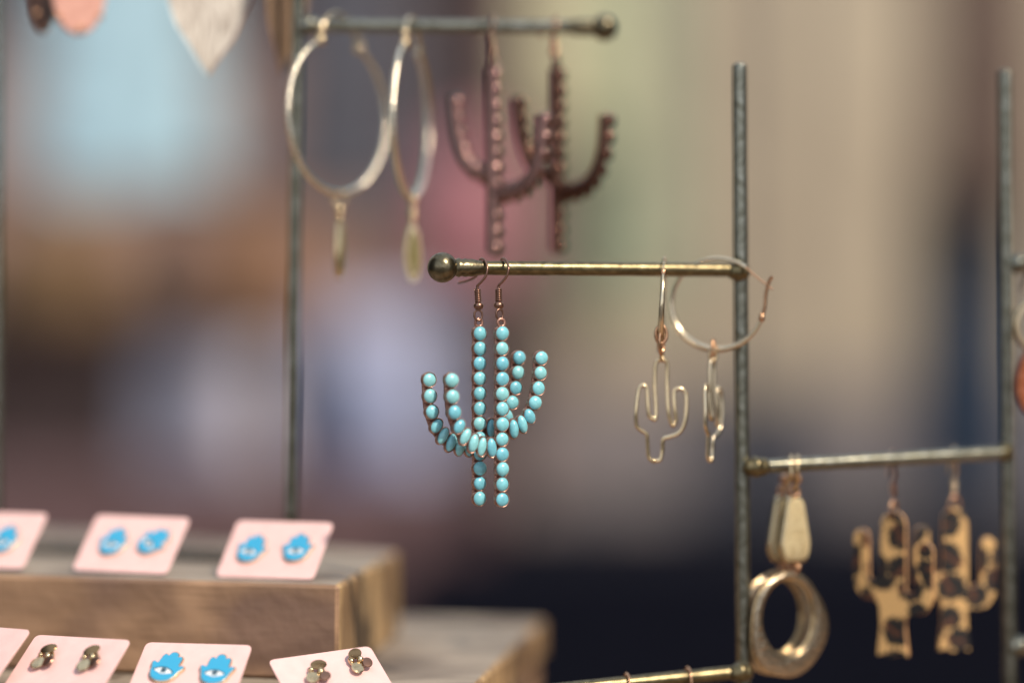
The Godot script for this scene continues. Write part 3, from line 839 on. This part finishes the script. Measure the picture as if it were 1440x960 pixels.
# ---------- druzy drops with metal rings ----------
func ring_drops():
	var g := "cream drop earrings with big metal rings"
	for e in [[1101.0, 674.0, 716.0, 30.0, "cream druzy drop earring with metal ring, mostly behind its twin near the post"], [1118.0, 674.0, 708.0, 29.0, "cream druzy drop earring with broad gunmetal ring, in front of its twin"]]:
		var o := thing("ring_drop_earring", e[4], "earring", at(e[0], e[1], e[2]), g)
		var xf := turn_y(e[3])
		var bar := 708.0; var hx: float = 1113.0 if e[0] < 1110 else 1122.0
		var w := MB.new()
		w.tube(curve([rel(o, hx - 2, 676, bar + 6), rel(o, hx - 2, 662, bar + 5), rel(o, hx - 1, 646, bar + 2.6), rel(o, hx, 641.5, bar), rel(o, hx, 647, bar - 3.2), rel(o, hx, 660, bar - 4), rel(o, hx - 1, 672, minf(e[2], bar - 3)), Vector3(0.3, -3.0, 0)], 6), 0.6, 8)
		part(o, "ear_wire", w, M.gold)
		var lk := MB.new(); lk.ball(1.5, Vector3(0.6, 0.2, 0.4), 12); lk.tube(ring_path(1.5, 16, Vector3(0, -3.4, 0)), 0.5, 7, true)
		part(o, "link", lk, M.rose_gold, xf)
		var poly := round_poly([Vector2(-2.5, -4.6), Vector2(-5.3, -19.5), Vector2(-4.2, -24.4), Vector2(4.4, -24.4), Vector2(5.5, -19.5), Vector2(2.7, -4.6)], 3.0, 7)
		var fr := MB.new(); fr.extrude(poly, -1.2, 0.7, 0.35); var frame := part(o, "drop_frame", fr, M.gold, xf)
		var rows := []
		for k in 7:
			var t := k / 6.0
			var row := PackedVector3Array()
			for q in poly:
				var c := Vector2(0, -15.5); var d: Vector2 = q - c
				var s := 0.93 * cos(t * PI / 2 * 0.97)
				var nz := rng.randf_range(-0.14, 0.14)
				row.append(Vector3(c.x + d.x * s, c.y + d.y * s, 0.6 + 1.5 * sin(t * PI / 2) + (nz if k > 0 else 0.0)))
			rows.append(row)
		var st := MB.new(); st.loft(rows); part(o, "druzy_stone", st, M.druzy, xf)
		var jr := MB.new(); jr.tube(ring_path(1.5, 16, Vector3(0, -26.0, 0), Vector3.BACK, Vector3.UP), 0.5, 7, true); jr.ball(0.9, Vector3(0.2, -25.6, 1.4), 10); part(o, "link", jr, M.rose_gold, xf)
		# ring, broad at the bottom
		rows = []
		var edge := []
		for k in 64:
			var a := TAU * k / 64
			var lump := 1.0 + 0.03 * cos(3 * a + 0.8) + 0.02 * cos(5 * a)
			var po := Vector2(cos(a) * 13.3, sin(a) * 15.1) * lump + Vector2(-2.2, -42.6)
			var pi_ := Vector2(cos(a) * 9.7, sin(a) * 11.8) + Vector2(-2.7, -40.2)
			if k == 0: pass
			var row := PackedVector3Array()
			var mid := (po + pi_) / 2
			for q in [[pi_, -1.2], [pi_, 1.0], [pi_.lerp(mid, 0.12), 1.1], [mid, 1.15], [po.lerp(mid, 0.12), 1.05], [po, 0.7], [po, -1.0], [po.lerp(mid, 0.2), -1.3]]:
				row.append(Vector3(q[0].x, q[0].y, q[1]))
			rows.append(row)
			edge.append(pi_)
		var rg := MB.new(); rg.loft(rows, false, true); var big := part(o, "metal_ring", rg, M.gunmetal, xf)
		var el := MB.new(); var pth := PackedVector3Array(); var pth2 := PackedVector3Array()
		for k in 64:
			pth.append(Vector3(edge[k].x, edge[k].y, -0.1))
			pth2.append(Vector3(rows[k][5].x, rows[k][5].y, -0.2))
		el.tube(pth, 1.0, 8, true, 0.2); el.tube(pth2, 0.45, 8, true, 0.4); part(big, "gold_edge", el, M.gold)


# ---------- leopard cacti ----------
func leopard_cacti():
	var g := "leopard print cactus earrings on the right rung"
	# outline in mm from the trunk's top middle: rounded arms, forked foot
	var pts := [Vector2(-3.7, -0.5), Vector2(-3.8, -17.9), Vector2(-7.9, -19.0), Vector2(-8.0, -4.8), Vector2(-10, -3.4), Vector2(-12.3, -4.8), Vector2(-12.5, -20.0), Vector2(-9.6, -24.4), Vector2(-4.4, -25.2), Vector2(-3.9, -32), Vector2(-5.0, -41.6), Vector2(-3.0, -40.2), Vector2(-0.4, -42.0), Vector2(2.0, -40.2), Vector2(4.7, -41.8), Vector2(3.7, -33), Vector2(3.8, -29.0), Vector2(9.7, -28.4), Vector2(12.4, -24.5), Vector2(12.5, -8.4), Vector2(10.4, -6.6), Vector2(8.1, -8.2), Vector2(7.8, -21.4), Vector2(3.9, -22.4), Vector2(3.8, -0.5), Vector2(1.8, 1.8), Vector2(-1.8, 1.8)]
	for e in [[1257.0, 728.0, 721.0, -31.0, "leopard print cactus earring on the left of its pair, black spots down its trunk", Vector2(0.21, 0.37)], [1343.0, 722.0, 729.0, 4.0, "leopard print cactus earring beside the far right post, broad tan trunk", Vector2(0.30, 0.72)]]:
		var o := thing("leopard_cactus_earring", e[4], "earring", at(e[0], e[1], e[2]), g)
		var xf := turn_y(e[3])
		var mat: StandardMaterial3D = M.leopard.duplicate()
		mat.uv1_offset = Vector3(e[5].x, e[5].y, 0)
		var poly := round_poly(pts, 1.5, 4)
		var mb := MB.new(); mb.extrude(poly, 0.1, 0.9, 0.15, Transform3D.IDENTITY, false, 0.021)
		var face := part(o, "leopard_face", mb, mat, xf)
		var bk := MB.new(); bk.extrude(poly, -1.3, 0.09, 0.2); part(o, "backing", bk, M.leather_edge, xf)
		var bar: float = 707.0 + (e[0] - 1052) * 0.0705
		var by: float = 657.0 - (e[0] - 1052) * 0.0565
		ear_wire(o, [rel(o, e[0] - 8, by + 24, bar + 7), rel(o, e[0] - 5, by + 6, bar + 6), rel(o, e[0] - 2, by - 9, bar + 3.2), rel(o, e[0] - 1, by - 12.5, bar + 0.2), rel(o, e[0], by - 8, bar - 3), rel(o, e[0] + 1, by + 8, bar - 4.5), rel(o, e[0] + 3, by + 22, e[2] - 3), rel(o, e[0] - 1, by + 34, e[2] - 2)], rel(o, e[0], by + 52, e[2] - 1), M.pale_gold if e[0] > 1300 else M.dark_copper, 0.4, 0.9)
		link(o, Vector3(0, 2.6, 0.3), 2.0, 0.42, 55 if e[0] < 1300 else 25, M.rose_gold, 1.3)


# ---------- things cut by the frame ----------
func edge_things():
	# two pale fringe plumes and two leather drops under the rung above the picture
	var g := "feather shaped earrings at the top left"
	for e in [[292.0, 744.0, 12.0, M.plume, "pale striped feather-shaped earring with its tip hanging in at the top"], [396.0, 748.0, 64.0, M.plume_brown, "brownish feather-shaped earring seen edge-on against the left post"]]:
		var o := thing("feather_earring", e[4], "earring", at(e[0], 105, e[1]), g)
		var rows := []
		for k in 31:
			var t := k / 30.0
			var y := 62.0 * t
			var hw := 13.6 * sin(minf(t / 0.5, 1.0) * PI / 2) * (1.0 if t < 0.5 else pow(cos((t - 0.5) * PI * 0.95), 0.8)) + 0.2
			var row := PackedVector3Array()
			for side in 2:
				for c in 29:
					var u := (c / 28.0) * 2 - 1
					if side: u = -u
					var z := (0.35 + 0.28 * sin(u * 40.0 + t * 2.0)) * (1.0 if side == 0 else -1.0) * (1.0 - 0.8 * u * u) + 1.8 * u * u * sin(t * 3.0)
					row.append(Vector3(u * hw + 0.25 * sin(t * 30.0 + u * 9.0) * absf(u), y, z))
			rows.append(row)
		var mb := MB.new(); mb.loft(rows); part(o, "plume", mb, e[3], turn_y(e[2]))
		var q := MB.new(); q.tube(PackedVector3Array([Vector3(0, 34, 0.8), Vector3(0, 50, 0.9), Vector3(0, 63, 0.7)]), 0.5, 8); part(o, "quill", q, M.plume_brown, turn_y(e[2]))
		hang(o, Vector3(0, 62, 0), rel(o, e[0], -176 + 0.0, 737 + (422 - e[0]) * 0.0375), M.gold)
	g = "leather teardrop earrings at the top left corner"
	for e in [[110.0, 49.0, 746.0, 10.0, M.salmon, "salmon pink leather drop earring hanging in at the top left"], [60.0, 47.0, 750.0, 74.0, M.shaded_drop_and_hanger, "leather drop earring seen edge-on, its shade painted dark brown, in the top left corner"]]:
		var o := thing("leather_drop_earring", e[5], "earring", at(e[0], e[1], e[2]), g)
		var poly := PackedVector2Array()
		for k in 40:
			var t := TAU * k / 40
			poly.append(Vector2(sin(t) * 9.5 * (1.0 - 0.42 * (1 - cos(t)) * 0.5 * (1.0 if cos(t) < 0 else 0.6)), 18.0 - cos(t) * 18.0))
		var mb := MB.new(); mb.extrude(poly, -0.9, 0.9, 0.4); part(o, "leather_drop", mb, e[4], turn_y(e[3]))
		var st := MB.new(); st.ball(1.0, Vector3(-6.3, 5.4, 1.0), 10); st.ball(1.1, Vector3(0.6, 1.8, 1.0), 10); st.ball(0.9, Vector3(6.6, 5.8, 1.0), 10); part(o, "studs", st, M.rose_gold, turn_y(e[3]))
		hang(o, Vector3(0, 36, 0), rel(o, e[0], -171, 737 + (422 - e[0]) * 0.0375), M.gold)
	# right edge, below the right-hand arm
	var a := thing("amber_drop_earring", "amber brown leather drop earring cut off by the right edge of the picture", "earring", at(1456, 586, 727))
	var poly2 := PackedVector2Array()
	for k in 36:
		var t := TAU * k / 36
		poly2.append(Vector2(sin(t) * 6.6 * (1.0 - 0.2 * (1 - cos(t)) * 0.5), 10.5 - cos(t) * 10.5))
	var am := MB.new(); am.extrude(poly2, -0.8, 0.8, 0.35); part(a, "leather_drop", am, M.amber, turn_y(12))
	var sr := MB.new(); sr.tube(ring_path(6.2, 30, Vector3(0, 27.5, 0), Vector3.RIGHT, Vector3.UP * 1.15), 0.8, 8, true); part(a, "silver_ring", sr, M.wire_silver, turn_y(12))
	hang(a, Vector3(0, 34.5, 0), rel(a, 1456, 371.5, 730), M.gold)
	# two copper hooks on the bottom arm, their drops below the frame
	for e in [[882.0, "copper earring hook over the bottom arm, the one further from the post"], [968.0, "copper earring hook over the bottom arm, the one nearer the post"]]:
		var y: float = 984.0 - (e[0] - 640) * 0.0985; var z: float = 677.0 + (e[0] - 640) * 0.0616
		var o := thing("copper_drop_earring", e[1], "earring", at(e[0], y + 90, z - 3), "copper hooks on the bottom arm")
		var pl := MB.new(); pl.ball(4.0, Vector3(0, -3, 0), 16, Vector3(1, 1.4, 0.6)); part(o, "drop", pl, M.copper)
		hang(o, Vector3(0, 2.4, 0), rel(o, e[0], y, z), M.rose_gold)

# a hook from a thing's top up and over the bar whose axis is at bar_
func hang(o: Node3D, top: Vector3, bar_: Vector3, mat: Material):
	var w := MB.new()
	w.tube(curve([bar_ + Vector3(-2.6, -8, -5.2), bar_ + Vector3(-1.6, -3.5, -4.2), bar_ + Vector3(-0.8, 0.5, -2.9), bar_ + Vector3(-0.2, 2.6, -0.4), bar_ + Vector3(0.5, 1.2, 2.6), bar_ + Vector3(0.7, -3, 3.2), Vector3(top.x, lerpf(top.y, bar_.y, 0.4), lerpf(top.z, bar_.z + 3.0, 0.6)), top], 6), 0.45, 8)
	part(o, "ear_wire", w, mat)
	var c := MB.new(); c.tube(ring_path(1.3, 16, top, Vector3.BACK, Vector3.UP), 0.4, 7, true); part(o, "link", c, mat)


# ---------- cards and studs ----------
func card_at(label: String, px: float, py: float, z: float, yaw: float, lean: float, roll: float, group: String) -> Node3D:
	var o := thing("earring_card", label, "card", at(px, py, z), group)
	o.basis = Basis(Vector3.UP, deg_to_rad(-yaw)) * Basis(Vector3.RIGHT, deg_to_rad(-lean)) * Basis(Vector3.BACK, deg_to_rad(roll))
	var mb := MB.new()
	mb.extrude(round_poly([Vector2(-15.5, 0), Vector2(15.5, 0), Vector2(15.5, 22), Vector2(-15.5, 22)], 2.0, 6), -0.25, 0.25, 0.07)
	part(o, "pink_card", mb, M.card)
	return o

func on_card(c: Node3D, called: String, label: String, u: float, v: float, rot: float, group: String) -> Node3D:
	var o := thing(called, label, "earring", c.position + c.basis * (Vector3(u, v, 0.27) * 0.001), group)
	o.basis = c.basis * Basis(Vector3.BACK, deg_to_rad(rot))
	var p := MB.new()      # the pin through the card and its clutch behind
	p.lathe([Vector2(0, -6.5), Vector2(0.35, -6.2), Vector2(0.38, 1.0), Vector2(0, 1.0)], 8, Transform3D(Basis(Vector3.RIGHT, PI / 2), Vector3.ZERO))
	p.lathe([Vector2(0.3, -3.4), Vector2(2.0, -3.2), Vector2(2.3, -2.2), Vector2(1.2, -0.9), Vector2(0.3, -0.7)], 14, Transform3D(Basis(Vector3.RIGHT, PI / 2), Vector3.ZERO))
	part(o, "pin", p, M.gold)
	return o

func hamsa(c: Node3D, label: String, u: float, v: float, rot := 0.0, s := 1.0):
	var o := on_card(c, "hamsa_stud", label, u, v, rot, "blue hand-shaped stud earrings on pink cards")
	var half := [Vector2(1.3, -4.9), Vector2(2.7, -4.2), Vector2(3.7, -2.7), Vector2(4.1, -0.9), Vector2(4.75, 0.5), Vector2(4.85, 1.3), Vector2(4.2, 1.7), Vector2(3.5, 1.2), Vector2(3.1, 1.5), Vector2(3.05, 3.6), Vector2(2.75, 4.5), Vector2(2.1, 4.75), Vector2(1.5, 4.3), Vector2(1.35, 4.5), Vector2(1.2, 5.3), Vector2(0.6, 5.8)]
	var poly := PackedVector2Array(); var rim := PackedVector2Array()
	for q in half: poly.append(q * s)
	poly.append(Vector2(0, 5.9) * s)
	for k in half.size(): poly.append(Vector2(-half[-1 - k].x, half[-1 - k].y) * s)
	poly.append(Vector2(0, -5.1) * s)
	for q in poly: rim.append(q * 1.07)
	var g := MB.new(); g.extrude(rim, 0.05, 0.95, 0.15); part(o, "gold_rim", g, M.gold)
	var b := MB.new(); b.extrude(poly, 0.5, 1.15, 0.2); part(o, "blue_hand", b, M.blue_enamel)
	var lens := PackedVector2Array()
	for k in 24:
		var t := TAU * k / 24
		lens.append(Vector2(cos(t) * 2.9, -1.5 + sin(t) * (1.25 - 0.6 * absf(cos(t)))) * s)
	var e := MB.new(); e.extrude(lens, 1.0, 1.32, 0.08); var eye := part(o, "eye_white", e, M.white_enamel)
	var i := MB.new(); i.lathe([Vector2(0, 1.2), Vector2(0.95, 1.2), Vector2(0.95, 1.42), Vector2(0, 1.46)], 18, Transform3D(Basis(Vector3.RIGHT, PI / 2), Vector3(0.1, -1.45, 0) * s)); part(eye, "iris", i, M.iris)
	var p := MB.new(); p.lathe([Vector2(0, 1.3), Vector2(0.48, 1.3), Vector2(0.48, 1.52), Vector2(0, 1.55)], 14, Transform3D(Basis(Vector3.RIGHT, PI / 2), Vector3(0.1, -1.45, 0) * s)); part(eye, "pupil", p, M.black_enamel)
	var br := MB.new(); var path := PackedVector3Array()
	for k in 13:
		var t := k / 12.0
		path.append(Vector3(lerpf(-3.0, 3.0, t), -1.5 + 1.25 * sin(PI * t) - 0.1, 1.3) * s)
	br.tube(path, 0.17, 6); part(eye, "eyelid", br, M.black_enamel)

func gold_stud(c: Node3D, label: String, u: float, v: float, rot := 0.0):
	var o := on_card(c, "gold_stud", label, u, v, rot, "small gold cluster studs on pink cards")
	var n := 0
	for q in [[Vector2(0.2, 2.4), Vector2(2.5, 1.7), 0.45, 1.9], [Vector2(2.2, -1.6), Vector2(1.5, 1.9), -0.5, 1.5], [Vector2(-1.4, -2.2), Vector2(2.3, 1.9), 0.9, 1.1]]:
		var mb := MB.new()
		mb.lathe([Vector2(0, 0), Vector2(0.9, 0.05), Vector2(1.0, 0.4), Vector2(0.86, 0.62), Vector2(0, 0.8)], 20, Transform3D(Basis(Vector3.BACK, q[2]) * Basis(Vector3.RIGHT, PI / 2 + 0.3).scaled(Vector3(q[1].x, q[1].y, 1.0)), Vector3(q[0].x, q[0].y, q[3])))
		part(o, "petal", mb, stdmat(Color(0.62, 0.50, 0.36), 0.2, 1.0) if n == 0 else M.dark_copper if n == 1 else M.gold)
		n += 1
	var r := MB.new(); r.tube(ring_path(2.0, 20, Vector3(0, 0.4, 1.2)), 0.5, 8, true); r.ball(1.0, Vector3(0.9, 0.1, 1.7), 12); r.ball(0.8, Vector3(-1.7, 0.7, 1.5), 10); part(o, "ring", r, M.gold)

func cards():
	var g := "pink cards on the wooden block"
	var c := card_at("pink card with one blue hand stud in view, cut by the picture's left edge", -34, 798, 722, 17, 46, 0, g)
	hamsa(c, "blue hand stud on the card at the left edge of the back row", 5.6, 10.4, -4, 0.95)
	hamsa(c, "blue hand stud just outside the left edge, on the back row's first card", -6.0, 10.4, 4, 0.95)
	c = card_at("pink card in the middle of the back row, its right stud tilted", 167, 804.5, 714.5, 17, 46, -1, g)
	hamsa(c, "upright blue hand stud on the middle card of the back row", -5.6, 10.8, -4, 0.95)
	hamsa(c, "blue hand stud tilted over to the right on a back row card", 7.2, 11.6, -42, 0.95)
	c = card_at("pink card at the right end of the back row in front of the post", 371, 813, 705, 18, 46, 0, g)
	hamsa(c, "blue hand stud left on the card in front of the left post", -7.0, 10.2, -10, 0.95)
	hamsa(c, "blue hand stud right on the card in front of the left post", 7.4, 11.0, 3, 0.95)
	g = "pink cards in the front row"
	card_at("blank pink card corner poking in at the lower left edge", -76, 963, 661, 30, 50, 0, g)
	c = card_at("pink card with two gold studs, second from the left in the front row", 67, 977, 655, 23, 52, 0, g)
	gold_stud(c, "gold cluster stud, left one on the upright front row card", -6.8, 12.4)
	gold_stud(c, "gold cluster stud, right one on the upright front row card", 7.4, 12.8, 12)
	c = card_at("pink card with two crisp blue hand studs in the front row", 249, 987, 653, 12.5, 52, 0, g)
	hamsa(c, "crisp blue hand stud on the left of the front row card", -6.4, 11.6, -12)
	hamsa(c, "crisp blue hand stud on the right of the front row card", 8.2, 11.2, -2)
	c = card_at("pink card twisted sideways at the right of the front row", 490, 992, 660, -22, 56, 7, g)
	gold_stud(c, "gold stud in the middle of the twisted card", -4.5, 13.0, -20)
	gold_stud(c, "gold stud at the right corner of the twisted card", 8.5, 15.0, 8)


# ---------- the blurred stall behind ----------
func garment(called: String, label: String, cat: String, x0: float, x1: float, y0: float, y1: float, z: float, c: Color, rail_y: float, group: String):
	var foot := at((x0 + x1) / 2, y1, z)
	var o := thing(called, label, cat, foot, group)
	var w := (x1 - x0) * z / FOCAL / 2; var h := (y1 - y0) * z / FOCAL
	var ph := rng.randf() * TAU
	var rows := []
	for k in 29:
		var t := k / 28.0
		var hw := w * (1.0 if t < 0.86 else lerpf(1.0, 0.26, pow((t - 0.86) / 0.14, 1.3))) * (0.93 + 0.07 * cos(t * 5.0))
		var dp := 75.0 * (1.0 - 0.45 * t)
		var row := PackedVector3Array()
		for q in 48:
			var a := TAU * q / 48
			var fold := 1.0 + 0.30 * (1.0 - 0.7 * t) * sin(a * 9.0 + ph + sin(t * 3.0 + ph))
			row.append(Vector3(hw * cos(a), h * t + 12.0 * (1 - t) * sin(a * 3.0 + ph), dp * sin(a) * fold))
		rows.append(row)
	var mb := MB.new(); mb.loft(rows); part(o, "fabric", mb, cloth(c, rng.randi() % 900))
	var hk := MB.new()
	var top := Vector3(0, h, 0); var ry := (rail_y - foot.y) * 1000.0
	hk.tube(curve([Vector3(-w * 0.55, h * 0.965, 0), top + Vector3(0, 8, 0), Vector3(w * 0.55, h * 0.965, 0)], 6), 5.0, 8)
	hk.tube(curve([top + Vector3(0, 6, 0), top.lerp(Vector3(0, ry - 30, 0), 0.6), Vector3(0, ry - 30, 0), Vector3(18, ry - 8, 0), Vector3(14, ry + 14, 0), Vector3(-4, ry + 19, 0), Vector3(-18, ry + 6, 0)], 6), 2.2, 8)
	part(o, "hanger", hk, M.shaded_drop_and_hanger)

func rail(label: String, xa: float, xb: float, y: float, z: float):
	var o := thing("clothes_rail", label, "clothes rail", Vector3((xa + xb) / 2, 0, -z))
	var half := (xb - xa) * 500.0
	var m := stdmat(Color(0.3, 0.3, 0.32), 0.4, 0.8)
	var b := MB.new(); b.tube(PackedVector3Array([Vector3(-half, y * 1000, 0), Vector3(0, y * 1000, 0), Vector3(half, y * 1000, 0)]), 13.0, 14); part(o, "rail", b, m)
	for s in [-1, 1]:
		var p := MB.new(); p.tube(PackedVector3Array([Vector3(s * half, 20, 0), Vector3(s * half, y * 1000 + 10, 0)]), 14.0, 14); part(o, "upright", p, m)
		var f := MB.new(); f.box(Vector3(40, 24, 480), 4.0, Transform3D(Basis.IDENTITY, Vector3(s * half, 13, 0))); part(o, "foot", f, m)

func draped_table(label: String, xa: float, xb: float, y: float, z: float, depth: float, c: Color):
	var o := thing("draped_table", label, "table", Vector3((xa + xb) / 2, 0, -z))
	var w := (xb - xa) * 500.0; var d := depth * 500.0
	var rows := []
	for k in 12:
		var t := k / 11.0
		var row := PackedVector3Array()
		for q in 240:
			var a := TAU * q / 240
			var s := Vector2(cos(a), sin(a)); s /= maxf(absf(s.x), absf(s.y))
			var fl := 1.0 + (1 - t) * 0.03 * sin(q * 1.1 + sin(q * 0.21) * 3.0)
			row.append(Vector3(s.x * (w + 30 * (1 - t)) * fl, 12 + (y * 1000 - 12) * minf(t * 1.03, 1.0), s.y * (d + 30 * (1 - t)) * fl))
		rows.append(row)
	var mb := MB.new(); mb.loft(rows); part(o, "tablecloth", mb, cloth(c, 300))

func bag(called: String, label: String, cat: String, x0: float, x1: float, y0: float, y1: float, z: float, c: Color, handles := true):
	var o := thing(called, label, cat, at((x0 + x1) / 2, y1, z), "")
	var w := (x1 - x0) * z / FOCAL / 2; var h := (y1 - y0) * z / FOCAL
	var rows := []
	for k in 11:
		var t := k / 10.0
		var e := pow(minf(minf(t, 1 - t) * 12.0, 1.0), 0.5) * 0.08 + 0.92
		var row := PackedVector3Array()
		for q in 36:
			var a := TAU * q / 36
			var x := signf(cos(a)) * pow(absf(cos(a)), 0.45); var y := signf(sin(a)) * pow(absf(sin(a)), 0.45)
			row.append(Vector3(x * w * e * (1.0 - 0.08 * t), h * t, y * w * 0.5 * e * (1.0 - 0.25 * t)))
		rows.append(row)
	var mb := MB.new(); mb.loft(rows); part(o, "body", mb, cloth(c, rng.randi() % 900))
	if handles:
		var hd := MB.new(); hd.tube(curve([Vector3(-w * 0.4, h, 0), Vector3(-w * 0.34, h * 1.22, 0), Vector3(0, h * 1.36, 0), Vector3(w * 0.34, h * 1.22, 0), Vector3(w * 0.4, h, 0)], 6), 7.0, 8); part(o, "handle", hd, cloth(c * 0.8, 5))

func background():
	# shelf unit with a boarded back, left half
	var sh := thing("display_shelf", "brown wooden display shelf filling the blurred left half of the background", "shelf", at(290, 480, 4700) * Vector3(1, 0, 1))
	var brown := over(stdmat(Color.WHITE, 0.8), blotches(128, 0.04, 201, Color(0.50, 0.41, 0.39), Color(0.56, 0.47, 0.44)), 2.0)
	for k in 8:
		var b := MB.new(); b.box(Vector3(146, 1960, 18), 2.0, Transform3D(Basis.IDENTITY, Vector3(-525 + 150 * k, 1000, -170))); part(sh, "back_board", b, brown)
	for y in [0.30, 0.69, 1.02, 1.96]:
		var b := MB.new(); b.box(Vector3(1190, 26, 330), 3.0, Transform3D(Basis.IDENTITY, Vector3(0, y * 1000, 0))); part(sh, "shelf_board", b, brown)
	for s in [-1, 1]:
		var b := MB.new(); b.box(Vector3(34, 2000, 340), 3.0, Transform3D(Basis.IDENTITY, Vector3(s * 614, 1000, 0))); part(sh, "upright", b, brown)
	rail("dark clothes rail above the picture on the left, holding the pale blue garment", -1.15, 0.35, 1.82, 4.05)
	rail("dark clothes rail above the picture on the right, holding the dark garments", 0.5, 1.5, 1.82, 4.25)
	var g := "garments hanging on the blurred rails"
	garment("hanging_garment", "pale sky blue garment blurred at the upper left", "garment", 40, 310, -200, 262, 4050, Color(0.62, 0.73, 0.78), 1.82, g)
	garment("hanging_garment", "dark grey garment blurred behind the gold hoops", "garment", 385, 590, -210, 290, 4050, Color(0.33, 0.33, 0.36), 1.82, g)
	garment("hanging_garment", "dusky pink garment blurred between the mauve cactus and the brass ball", "garment", 590, 735, 190, 385, 4150, Color(0.64, 0.44, 0.47), 1.82, g)
	garment("hanging_garment", "dark brown garment blurred at the upper right", "garment", 1290, 1480, -190, 290, 4250, Color(0.40, 0.34, 0.31), 1.82, g)
	garment("hanging_garment", "long navy blue garment blurred behind the far right post", "garment", 1268, 1450, 190, 700, 4350, Color(0.18, 0.22, 0.28), 1.82, g)
	garment("hanging_garment", "sage green curtain blurred behind the upper arm's ball", "curtain", 815, 955, -260, 430, 5400, Color(0.58, 0.62, 0.54), 1.95, g)
	garment("hanging_garment", "pale olive yellow cloth blurred at the top centre", "curtain", 690, 875, -260, 190, 5300, Color(0.70, 0.69, 0.58), 1.95, g)
	bag("cloth_bag", "tan cloth bag blurred on the left of the shelf", "bag", -40, 200, 320, 437, 4600, Color(0.54, 0.43, 0.32))
	bag("cloth_bag", "orange brown cloth bag blurred on the shelf beside the left post", "bag", 250, 455, 300, 437, 4600, Color(0.56, 0.43, 0.34))
	bag("paper_box", "white lilac paper box blurred on the middle of the shelf", "box", 200, 385, 500, 668, 4600, Color(0.76, 0.73, 0.77), false)
	bag("paper_box", "blue lilac paper box blurred below the brass ball", "box", 440, 625, 430, 668, 4550, Color(0.68, 0.70, 0.81), false)
	draped_table("table under a dark brown cloth in the blurred left background", -1.1, -0.05, 0.745, 3.75, 0.7, Color(0.36, 0.285, 0.29))
	draped_table("table under a black cloth in the blurred lower right background", -0.14, 1.6, 0.675, 3.6, 0.8, Color(0.06, 0.065, 0.10))
	draped_table("table under a grey cloth along the blurred wall", -0.1, 1.5, 0.86, 5.1, 0.7, Color(0.50, 0.475, 0.48))
